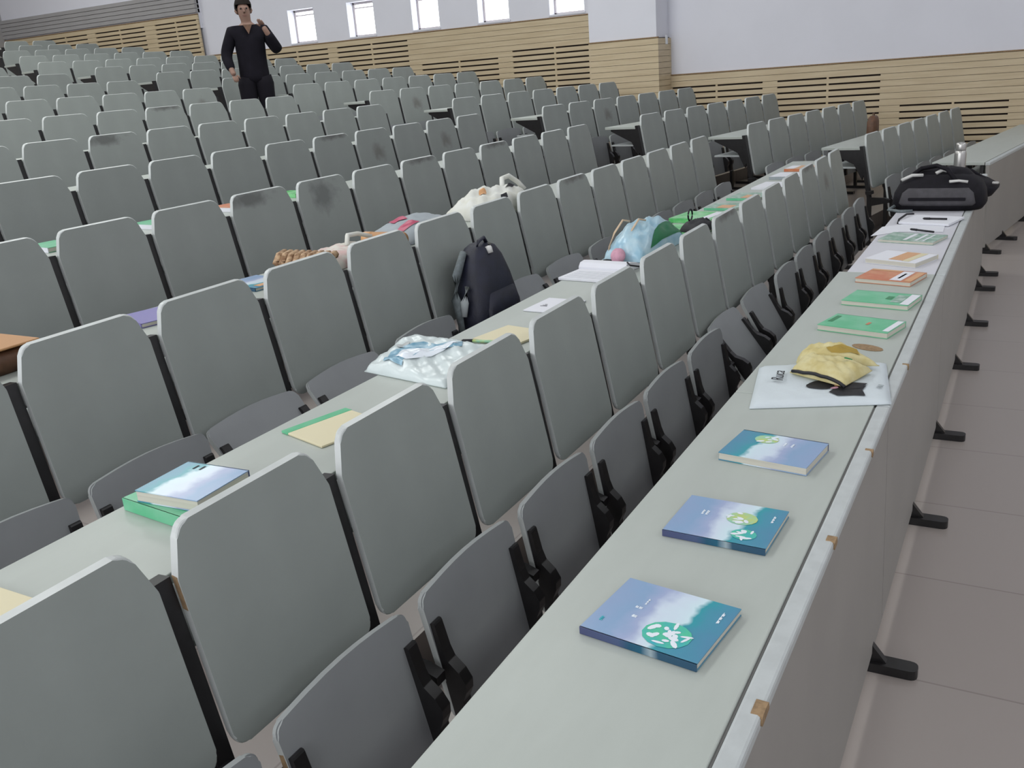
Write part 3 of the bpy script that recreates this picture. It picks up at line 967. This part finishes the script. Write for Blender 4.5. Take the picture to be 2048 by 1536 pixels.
lathe(bm, [(0.036, 0), (0.039, 0.006), (0.039, 0.22), (0.035, 0.24), (0.031, 0.245)], 24)
obj('body', bm, 'thermos', t, smooth=True)
bm = BM()
lathe(bm, [(0.033, 0.245), (0.034, 0.25), (0.034, 0.285), (0.030, 0.296), (0.012, 0.30)], 24)
obj('cup_lid', bm, 'thermos', t, smooth=True)

# ------------------------------------------------------------------ things on the desk behind the first row
D1 = 0.8938
book('thick green edged book under the blue paperback, left of picture', 'book', (1.285, 1.62, D1), math.radians(-6), 0.235, 0.18, 0.030, 'green', 'green')
book('blue paperback stacked on a green edged book', 'book', (1.292, 1.604, D1+0.031), math.radians(3)+PI, 0.185, 0.165, 0.028, 'cover_blue', 'spine_blue', bands=[('ink', -0.05, -0.044, -0.07, -0.05), ('ink', -0.03, -0.024, -0.07, -0.05)])
def pad(label, loc, rz, L, W, T, m, edge=None, name='notebook'):
    t = thing(name, label, 'notebook', loc, rz)
    bm = BM()
    box(bm, -W/2, W/2, -L/2, L/2, 0, T)
    obj('cover', bm, m, t, bev=0.0015)
    if edge:
        bm = BM()
        box(bm, -W/2-0.001, W/2+0.001, L/2-0.03, L/2+0.001, -0.0001, T+0.001)
        obj('spine_tape', bm, edge, t, bev=0.001)
    return t
pad('cream notebook with green spine tape behind the third nearest back', (1.78, 1.60, D1), math.radians(-16), 0.19, 0.21, 0.006, 'cream', 'green')
pad('cream notebook corner at the left edge of picture', (0.79, 1.63, D1), 0, 0.2, 0.15, 0.006, 'cream')
t = pad('cream writing pad with green pen at its edge', (2.70, 1.555, D1), math.radians(-12), 0.19, 0.19, 0.008, 'cream')
pen('lime green pen beside the cream writing pad', (2.605, 1.625, D1), math.radians(8), 0.14, 'lime')
bk = pad('thin white booklet with small black print between cream pad and spiral notebook', (3.125, 1.59, D1), math.radians(-4), 0.17, 0.20, 0.006, 'paper', name='booklet')
bm = BM()
for k in range(3): box(bm, -0.03+0.012*k, -0.025+0.012*k, 0.02+0.006*k, 0.05-0.004*k, 0.0055, 0.0066)
obj('print', bm, 'ink', bk)
t = thing('spiral_notebook', 'open white spiral notebook with its upper leaf curled over', 'notebook', (3.71, 1.655, D1), math.radians(-6))
bm = BM()
box(bm, -0.165, 0.02, -0.115, 0.115, 0, 0.012)
obj('lower_page', bm, 'paper', t, bev=0.002)
bm = BM()
for k in range(7): box(bm, -0.15+0.02*k, -0.148+0.02*k, -0.09, 0.09, 0.0118, 0.0124)
obj('writing', bm, 'greycloth', t)
bm = BM()
arc = [(0.02, 0.002), (0.02, 0.02), (0.035, 0.038), (0.07, 0.042), (0.13, 0.030), (0.19, 0.006)]
prism(bm, [(x, -0.12, z) for x, z in arc]+[(0.19, -0.12, 0.0), (0.02, -0.12, 0.0)], (0, 0.24, 0))
obj('curled_page', bm, 'paper', t, bev=0.004)
bm = BM()
tube(bm, [(0.05, -0.115, 0.045), (0.02, -0.145, 0.04), (0.06, -0.165, 0.028), (0.12, -0.16, 0.02)], 0.004, 6)
obj('wire_clip', bm, 'ink', t)
bq = Cushion([(3.95, 1.55), (3.99, 1.76), (4.62, 1.76), (4.50, 1.52)], D1, 0.15, 0.03, 3.3, p=0.42)
t = thing('plastic_bag', 'crumpled pale blue plastic bag with cord handles', 'bag', bq.loc())
bq.build('film', 'film_blue', t, 26)
bq.patch('green_base', 'bag_green', t, [(0.015, 0.22), (0.02, 0.60), (0.05, 0.97), (0.13, 0.93), (0.18, 0.70), (0.12, 0.40)], 0.004, 12)
for s in (0, 1):
    bm = BM()
    o = Vector((0.03*s, -0.07*s, 0))
    tube(bm, [Vector((-0.26, 0.09, 0.006))+o, Vector((-0.25, 0.085, 0.06))+o, Vector((-0.22, 0.07, 0.12))+o, Vector((-0.16, 0.05, 0.17))+o, Vector((-0.10, 0.04, 0.155))+o], 0.005, 6)
    obj('cord_handle', bm, 'beige', t, smooth=True)
t = thing('pompom', 'pink round plush ball in front of the blue plastic bag', 'ball', (3.93, 1.655, D1))
bm = BM()
bmesh.ops.create_uvsphere(bm, u_segments=18, v_segments=12, radius=0.035)
for v in bm.verts:
    v.co *= 1+0.05*math.sin(6*math.atan2(v.co.y, v.co.x))
    v.co.z += 0.035
obj('plush', bm, 'pink', t, smooth=True)
bm = BM()
tube(bm, [(0.0, 0.035, 0.01), (0.0, 0.06, 0.012), (0.01, 0.075, 0.008)], 0.007, 6)
obj('cord', bm, 'ink', t, smooth=True)
kq = Cushion([(4.62, 1.47), (4.68, 1.62), (4.90, 1.62), (4.86, 1.46)], D1+0.012, 0.05, 0.012, 5.0)
t = thing('pencil_pouch', 'black pouch with white curl and ring on green book', 'pouch', kq.loc())
kq.build('pouch', 'ink', t, 14)
kq.patch('white_curl', 'paper', t, ell(0.3, 0.85, 0.16, 0.08, 12, 0.7), 0.006, 6)
bm = BM()
tube(bm, [(0.03+0.035*math.cos(a), 0.05, 0.07+0.03*math.sin(a)) for a in [2*PI*k/14 for k in range(15)]], 0.005, 6)
obj('ring', bm, 'ink', t, smooth=True)
DG = 'textbooks on the desk behind the first row'
book('bright green book under the black pouch', 'book', (4.78, 1.60, D1), math.radians(-5), 0.26, 0.24, 0.012, 'green_bright', 'green_bright', group=DG)
book('bright green book with white band next past the black pouch', 'book', (5.14, 1.65, D1), math.radians(-8), 0.26, 0.26, 0.025, 'green_bright', 'green_bright', group=DG, bands=[('paper', -0.1, -0.05, -0.12, 0.12)])
book('pale green book with orange panel, nearer of two alike', 'book', (5.56, 1.62, D1), math.radians(-5), 0.20, 0.21, 0.014, 'green_pale', 'green', group=DG, bands=[('orange', -0.06, 0.03, -0.09, 0.02)])
book('pale green book with orange panel, farther of two alike', 'book', (5.98, 1.59, D1), math.radians(-5), 0.21, 0.26, 0.014, 'green_pale', 'green', group=DG, bands=[('orange', -0.07, 0.02, -0.11, 0.02)])
book('white book on the desk behind the first row, past the green ones', 'book', (6.48, 1.56, D1), math.radians(-5), 0.20, 0.30, 0.014, 'paper', 'paper', group=DG)
book('white book with grey spine before the orange book', 'book', (6.98, 1.56, D1), math.radians(-5), 0.22, 0.26, 0.020, 'paper', 'greycloth', group=DG)
book('orange book at the aisle end of the desk behind first row', 'book', (7.42, 1.57, D1), math.radians(-5), 0.20, 0.22, 0.020, 'orange', 'red', group=DG, bands=[('paper', 0.03, 0.1, -0.1, 0.1)])
wq = Cushion([(2.19, 1.56), (2.225, 1.87), (2.56, 1.85), (2.50, 1.50)], D1, 0.03, 0.022, 2.7, p=0.3, prof=lambda u, v: 1.0+0.9*max(0, v-0.5)+0.9*u*u)
wq.q = [Vector(a) for a in [(2.15, 1.475), (2.215, 1.83), (2.545, 1.87), (2.53, 1.515)]]
wq.o = (wq.q[0]+wq.q[1]+wq.q[2]+wq.q[3])/4
t = thing('carrier_bag', 'white plastic carrier bag with blue print on the desk', 'bag', wq.loc())
wq.build('film', 'plastic', t, 28)
wq.patch('blue_print', 'print_blue', t, [(0.80, 0.15), (0.85, 0.32), (0.66, 0.68), (0.30, 0.86), (0.22, 0.70), (0.45, 0.42), (0.60, 0.16)], 0.003, 10)
wq.patch('white_print', 'cloud', t, [(0.70, 0.17), (0.68, 0.3), (0.42, 0.66), (0.28, 0.74), (0.34, 0.52), (0.56, 0.17)], 0.005, 8)
wq.patch('blue_print', 'print_blue', t, [(0.57, 0.09), (0.59, 0.15), (0.82, 0.15), (0.80, 0.09)], 0.005, 6)
wq.patch('handle_hole', 'shelf', t, ell(0.80, 0.50, 0.055, 0.10, 14, 0.1), 0.004, 5)

# ------------------------------------------------------------------ things on the desks behind the second, third and fourth rows
D2 = 1.0388
t = thing('leather_bag', 'dark brown leather bag at left edge on second desk', 'bag', (1.52, 2.74, D2))
bm = BM()
loft(bm, [(0, 0, 0, 0.12, 0.13), (0.03, 0, 0, 0.135, 0.145), (0.06, 0, 0, 0.12, 0.13), (0.075, 0, 0, 0.08, 0.09)], 20, 0.5)
obj('body', bm, 'brown', t, smooth=True)
bm = BM()
box(bm, -0.13, 0.13, -0.14, 0.12, 0.072, 0.08)
obj('flap', bm, 'tan', t, bev=0.004)
book('purple book on second desk at the left', 'book', (2.14, 2.70, D2), math.radians(-14), 0.2, 0.17, 0.016, 'purple', 'purple')
book('blue magazine with orange corner on second desk', 'magazine', (2.68, 2.71, D2), math.radians(-8), 0.22, 0.18, 0.014, 'cover_blue', 'spine_blue', name='magazine', bands=[('orange', -0.1, -0.06, -0.06, 0.06)])
vq = Cushion([(2.90, 2.52), (2.95, 2.80), (3.34, 2.80), (3.42, 2.52)], D2, 0.060, 0.014, 6.1)
t = thing('handbag', 'pink and cream cloth handbag with woven tan end', 'bag', vq.loc())
vq.build('body', 'pinkcloth', t, 22)
bm = BM()
for k in range(9):
    y = -0.14+0.035*k
    tube(bm, [(-0.22, y, 0.02), (-0.235, y+0.012, 0.035), (-0.20, y+0.024, 0.058), (-0.15, y+0.03, 0.064)], 0.017, 6)
obj('woven_end', bm, 'rope', t, smooth=True)
bm = BM()
tube(bm, [(0.04, -0.02, 0.065), (0.10, 0.02, 0.095), (0.20, 0.04, 0.085), (0.27, 0.02, 0.06)], 0.011, 6)
obj('strap', bm, 'ivory', t, smooth=True)
gq = Cushion([(3.53, 2.53), (3.56, 2.83), (4.12, 2.83), (4.02, 2.53)], D2, 0.085, 0.012, 1.1, prof=lambda u, v: 0.75+0.5*u)
t = thing('folder_bag', 'flat grey cloth bag with crimson trim on second desk', 'bag', gq.loc())
gq.build('body', 'greycloth', t, 20)
gq.patch('crimson_trim', 'crimson', t, [(0.55, 0.38), (0.60, 0.20), (0.95, 0.30), (0.92, 0.50), (0.80, 0.45)], 0.004, 6)
gq.patch('crimson_trim', 'crimson', t, [(0.28, 0.10), (0.30, 0.40), (0.42, 0.30), (0.40, 0.08)], 0.004, 6)
t = thing('leather_tube', 'tan leather tube case between grey bag and backrest', 'case', (3.477, 2.64, D2), math.radians(4))
bm = BM()
tube(bm, [(0, -0.11, 0.036), (0, -0.10, 0.036), (0, 0.10, 0.036), (0, 0.11, 0.036)], [0.028, 0.035, 0.035, 0.028], 14)
obj('tube_body', bm, 'tan', t, smooth=True)
bm = BM()
tube(bm, [(0, 0.07, 0.036), (0, 0.115, 0.036)], 0.0365, 14)
obj('end_cap', bm, 'orange', t, smooth=True)
iq = Cushion([(4.16, 2.51), (4.22, 2.80), (4.86, 2.80), (4.80, 2.51)], D2, 0.125, 0.035, 2.2, p=0.40)
t = thing('cloth_bag', 'rumpled ivory cloth bag with handles on second desk', 'bag', iq.loc())
iq.build('body', 'ivory', t, 26)
iq.patch('orange_print', 'orange', t, ell(0.48, 0.35, 0.06, 0.05), 0.004, 5)
iq.patch('dark_print', 'ink', t, [(0.10, 0.40), (0.07, 0.50), (0.13, 0.52), (0.16, 0.44)], 0.004, 5)
iq.patch('dark_print', 'ink', t, [(0.30, 0.62), (0.34, 0.72), (0.30, 0.80), (0.26, 0.72)], 0.004, 5)
iq.patch('dark_print', 'ink', t, [(0.62, 0.70), (0.70, 0.78), (0.64, 0.90), (0.56, 0.80)], 0.004, 5)
iq.patch('yellow_print', 'lime', t, [(0.12, 0.08), (0.20, 0.10), (0.18, 0.18), (0.10, 0.16)], 0.004, 5)
bm = BM()
tube(bm, [(0.10, -0.02, 0.11), (0.14, 0.0, 0.165), (0.22, 0.0, 0.17), (0.29, -0.02, 0.125), (0.31, -0.05, 0.08)], 0.015, 8)
obj('handle', bm, 'ivory', t, smooth=True)
D3 = 1.1838
for (px, py, m, sp, lab) in ((2.57, 3.80, 'green', 'paper', 'white edged green book showing between backs of third row, leftmost'),
                             (3.14, 3.80, 'green', 'paper', 'white edged green book on third desk, second from left'),
                             (3.66, 3.80, 'red', 'paper', 'red and white book on third desk between two backs'),
                             (4.17, 3.80, 'green_bright', 'green_bright', 'bright green book on third desk beside the stained back')):
    book(lab, 'book', (px, py, D3), math.radians(-5), 0.2, 0.15, 0.022, m, sp, group='textbooks on the third desk')
R1D = rbase(1)
pt = R1D+RU*0.83+RV*0.20
t = thing('brown_satchel', 'small brown upright bag on right block desk near wall', 'bag', (pt.x, pt.y, 0.8940), -AL)
bm = BM()
loft(bm, [(0, 0, 0, 0.075, 0.04), (0.06, 0, 0, 0.085, 0.045), (0.16, 0.0, 0, 0.085, 0.042), (0.20, 0.005, 0, 0.07, 0.034), (0.215, 0.005, 0, 0.045, 0.02)], 20, 0.55)
obj('body', bm, 'brown', t, smooth=True)
bm = BM()
tube(bm, [(-0.03, 0, 0.205), (-0.02, 0, 0.235), (0.02, 0, 0.235), (0.03, 0, 0.205)], 0.006, 6)
obj('handle', bm, 'brown', t, smooth=True)

# ------------------------------------------------------------------ backpack on a lowered seat of the second row
bx, by, bz = 3.715, 2.25, zrow(2)+0.4495
BPS = Vector((0.82, 0.88, 0.80))
t = thing('backpack', 'navy backpack propped on a lowered seat of second row', 'backpack', (bx, by, bz))
bm = BM()
loft(bm, [(0.0, 0.01, 0, 0.22, 0.10), (0.03, 0.01, 0, 0.245, 0.12), (0.18, 0.01, 0.01, 0.23, 0.12), (0.33, 0.02, 0.03, 0.19, 0.105), (0.44, 0.03, 0.045, 0.145, 0.085), (0.50, 0.03, 0.05, 0.10, 0.065), (0.52, 0.03, 0.055, 0.06, 0.04)], 30, 0.6)
obj('body', bm, 'navy', t, smooth=True)
bm = BM()
loft(bm, [(0.01, 0.0, -0.09, 0.16, 0.03), (0.03, 0.0, -0.098, 0.18, 0.04), (0.17, 0.0, -0.09, 0.17, 0.04), (0.25, 0.01, -0.075, 0.14, 0.03), (0.27, 0.01, -0.06, 0.11, 0.015)], 24, 0.6)
obj('front_pocket', bm, 'navy', t, smooth=True)
bm = BM()
tube(bm, [(-0.04, 0.03, 0.50), (-0.03, 0.02, 0.545), (0.03, 0.02, 0.555), (0.08, 0.03, 0.51)], 0.011, 8)
obj('grab_handle', bm, 'navy', t, smooth=True)
bm = BM()
tube(bm, [(0.0, -0.035, 0.47), (0.005, -0.02, 0.505), (0.02, -0.02, 0.525)], [0.016, 0.02, 0.012], 8)
obj('white_tag', bm, 'buckle', t, smooth=True)
for pts, r, m, nm in (([(-0.10, 0.08, 0.49), (-0.20, 0.075, 0.37), (-0.25, 0.06, 0.24), (-0.275, 0.02, 0.06)], [0.02, 0.026, 0.026, 0.016], 'strap_grey', 'shoulder_strap'),
                      ([(-0.205, 0.01, 0.31), (-0.255, 0.005, 0.23), (-0.275, 0.0, 0.15)], [0.016, 0.024, 0.014], 'webbing', 'strap_webbing'),
                      ([(0.20, -0.09, 0.10), (0.21, -0.10, 0.06)], [0.02, 0.018], 'strap_grey', 'side_pull'),
                      ([(-0.02, -0.155, 0.10), (-0.025, -0.165, 0.03)], [0.012, 0.012], 'buckle', 'zip_pull')):
    bm = BM()
    tube(bm, pts, r, 8)
    obj(nm, bm, m, t, smooth=True)

for ch in t.children:
    for v in ch.data.vertices: v.co = Vector((v.co.x*BPS.x+0.02*v.co.z, v.co.y*BPS.y, v.co.z*BPS.z))

# ------------------------------------------------------------------ person standing in the aisle
def skinned(name, nodes, edges, m, parent, sub=2, root=0):
    me = bpy.data.meshes.new(name)
    me.from_pydata([n[:3] for n in nodes], edges, [])
    o = bpy.data.objects.new(name, me)
    C.objects.link(o)
    me.materials.append(M[m])
    o.parent = parent
    sk = o.modifiers.new('skin', 'SKIN')
    sk.use_smooth_shade = True
    for k, n in enumerate(nodes):
        d = me.skin_vertices[0].data[k]
        r = n[3]
        d.radius = (r if isinstance(r, (tuple, list)) else (r, r))
        d.use_root = (k == root)
    s = o.modifiers.new('sub', 'SUBSURF')
    s.levels = s.render_levels = sub
    return o
PZ = 1.045
px, py = 8.50, 8.06
person = thing('person', 'person in black jacket standing in the aisle, one hand raised', 'person', (px, py, PZ), math.radians(-44))
# local: faces -y; x > 0 is the own left side
BODY = [(0, 0, 0.93, (0.15, 0.11)), (0, 0, 1.10, (0.13, 0.10)), (0, 0.01, 1.28, (0.155, 0.11)), (0, 0.015, 1.42, (0.11, 0.08)), (0, 0.0, 1.50, 0.052), (-0.01, -0.015, 1.565, 0.07), (-0.015, -0.02, 1.65, (0.078, 0.095)), (-0.015, -0.015, 1.71, (0.055, 0.065))]
bedge = [(k, k+1) for k in range(7)]
ARM = {-1: [(-0.18, 0.01, 1.40), (-0.29, 0.03, 1.16), (-0.25, -0.14, 0.99), (-0.235, -0.19, 0.94)],
       1: [(0.18, 0.01, 1.40), (0.31, -0.03, 1.17), (0.20, -0.19, 1.37), (0.165, -0.205, 1.44)]}
for s in (-1, 1):
    n = len(BODY)
    BODY += [(*ARM[s][0], 0.06), (*ARM[s][1], 0.045), (*ARM[s][2], 0.033), (*ARM[s][3], 0.03)]
    bedge += [(3, n), (n, n+1), (n+1, n+2), (n+2, n+3)]
    n = len(BODY)
    BODY += [(0.095*s, 0, 0.86, 0.085), (0.105*s, -0.01, 0.48, 0.058), (0.11*s, 0.02, 0.09, 0.042), (0.115*s, -0.11, 0.035, 0.035)]
    bedge += [(0, n), (n, n+1), (n+1, n+2), (n+2, n+3)]
skinned('body', BODY, bedge, 'skin', person)
J = [(0, 0, 0.82, (0.19, 0.145)), (0, 0, 0.95, (0.185, 0.14)), (0, 0, 1.10, (0.175, 0.135)), (0, 0.01, 1.28, (0.19, 0.138)), (0, 0.015, 1.41, (0.14, 0.10)), (0, 0.005, 1.475, (0.075, 0.075))]
je = [(k, k+1) for k in range(5)]
for s in (-1, 1):
    n = len(J)
    a = ARM[s]
    J += [(*a[0], 0.085), (*a[1], 0.070), (*a[2], 0.052)]
    je += [(4, n), (n, n+1), (n+1, n+2)]
skinned('jacket', J, je, 'jacket', person)
for s in (-1, 1):
    bm = BM()
    tube(bm, [(0.075*s, 0.0, 0.90), (0.095*s, 0, 0.82), (0.10*s, -0.005, 0.65), (0.105*s, -0.01, 0.48), (0.108*s, 0.005, 0.28), (0.11*s, 0.015, 0.06)], [0.115, 0.112, 0.096, 0.082, 0.075, 0.070], 14)
    obj('trouser_leg', bm, 'trouser', person, smooth=True)
for s in (-1, 1):
    bm = BM()
    loft(bm, [(0.0, 0.115*s, -0.08, 0.05, 0.145), (0.04, 0.115*s, -0.08, 0.05, 0.14), (0.08, 0.113*s, -0.03, 0.045, 0.085), (0.10, 0.112*s, 0.0, 0.04, 0.05)], 18, 0.7)
    obj('shoe', bm, 'ink', person, smooth=True)
    wv, ev = Vector(ARM[s][3]), Vector(ARM[s][2])
    d = (wv-ev).normalized()
    across = Vector((1, 0, 0))
    fwd = d.cross(across).normalized()
    for f in range(5):                         # curled fingers of unequal length, thumb from the side of the palm
        ln = (0.068, 0.078, 0.074, 0.06, 0.05)[f]
        base = wv+d*0.022+across*(-0.022+0.0145*f) if f < 4 else wv-across*0.030*s+d*0.004
        dd = d if f < 4 else (d-across*0.7*s).normalized()
        bm = BM()
        tube(bm, [base, base+dd*ln*0.55-fwd*0.006, base+dd*ln*0.9-fwd*0.022], [0.010, 0.009, 0.006], 7)
        obj('finger', bm, 'skin', person, smooth=True)
bm = BM()
bmesh.ops.create_uvsphere(bm, u_segments=24, v_segments=18, radius=1.0)
for v in bm.verts:
    k = 1+0.03*math.sin(9*math.atan2(v.co.y, v.co.x)+4*v.co.z)
    v.co = Vector((v.co.x*0.096*k-0.014, v.co.y*0.114*k+0.014, v.co.z*0.122+1.672))
bmesh.ops.delete(bm, geom=[v for v in bm.verts if v.co.z < 1.585 or (v.co.y < -0.045 and v.co.z < 1.692) or (v.co.y < 0.0 and v.co.z < 1.63)], context='VERTS')
obj('hair', bm, 'hair', person, smooth=True)
for s in (-1, 1):
    bm = BM()
    bmesh.ops.create_icosphere(bm, subdivisions=2, radius=0.011, matrix=Matrix.Translation((0.032*s-0.014, -0.105, 1.645)))
    obj('eye', bm, 'eye', person, smooth=True)
bm = BM()
prism(bm, [(-0.05, -0.092, 1.475), (0.05, -0.092, 1.475), (0.0, -0.128, 1.37)], (0, -0.006, 0.001))
obj('undershirt', bm, 'brown', person)
bm = BM()
tube(bm, [(-0.014, -0.108, 1.645), (-0.014, -0.126, 1.61), (-0.014, -0.108, 1.603)], [0.008, 0.016, 0.012], 8)
obj('nose', bm, 'skin', person, smooth=True)
bm = BM()
tube(bm, [(-0.036, -0.092, 1.572), (-0.012, -0.10, 1.570), (0.012, -0.092, 1.572)], [0.003, 0.007, 0.003], 6)
obj('mouth', bm, 'lip', person, smooth=True)
for s in (-1, 1):
    bm = BM()
    tube(bm, [(0.076*s-0.014, 0.0, 1.60), (0.085*s-0.014, 0.008, 1.63), (0.080*s-0.014, 0.008, 1.66)], [0.010, 0.017, 0.010], 8)
    obj('ear', bm, 'skin', person, smooth=True)
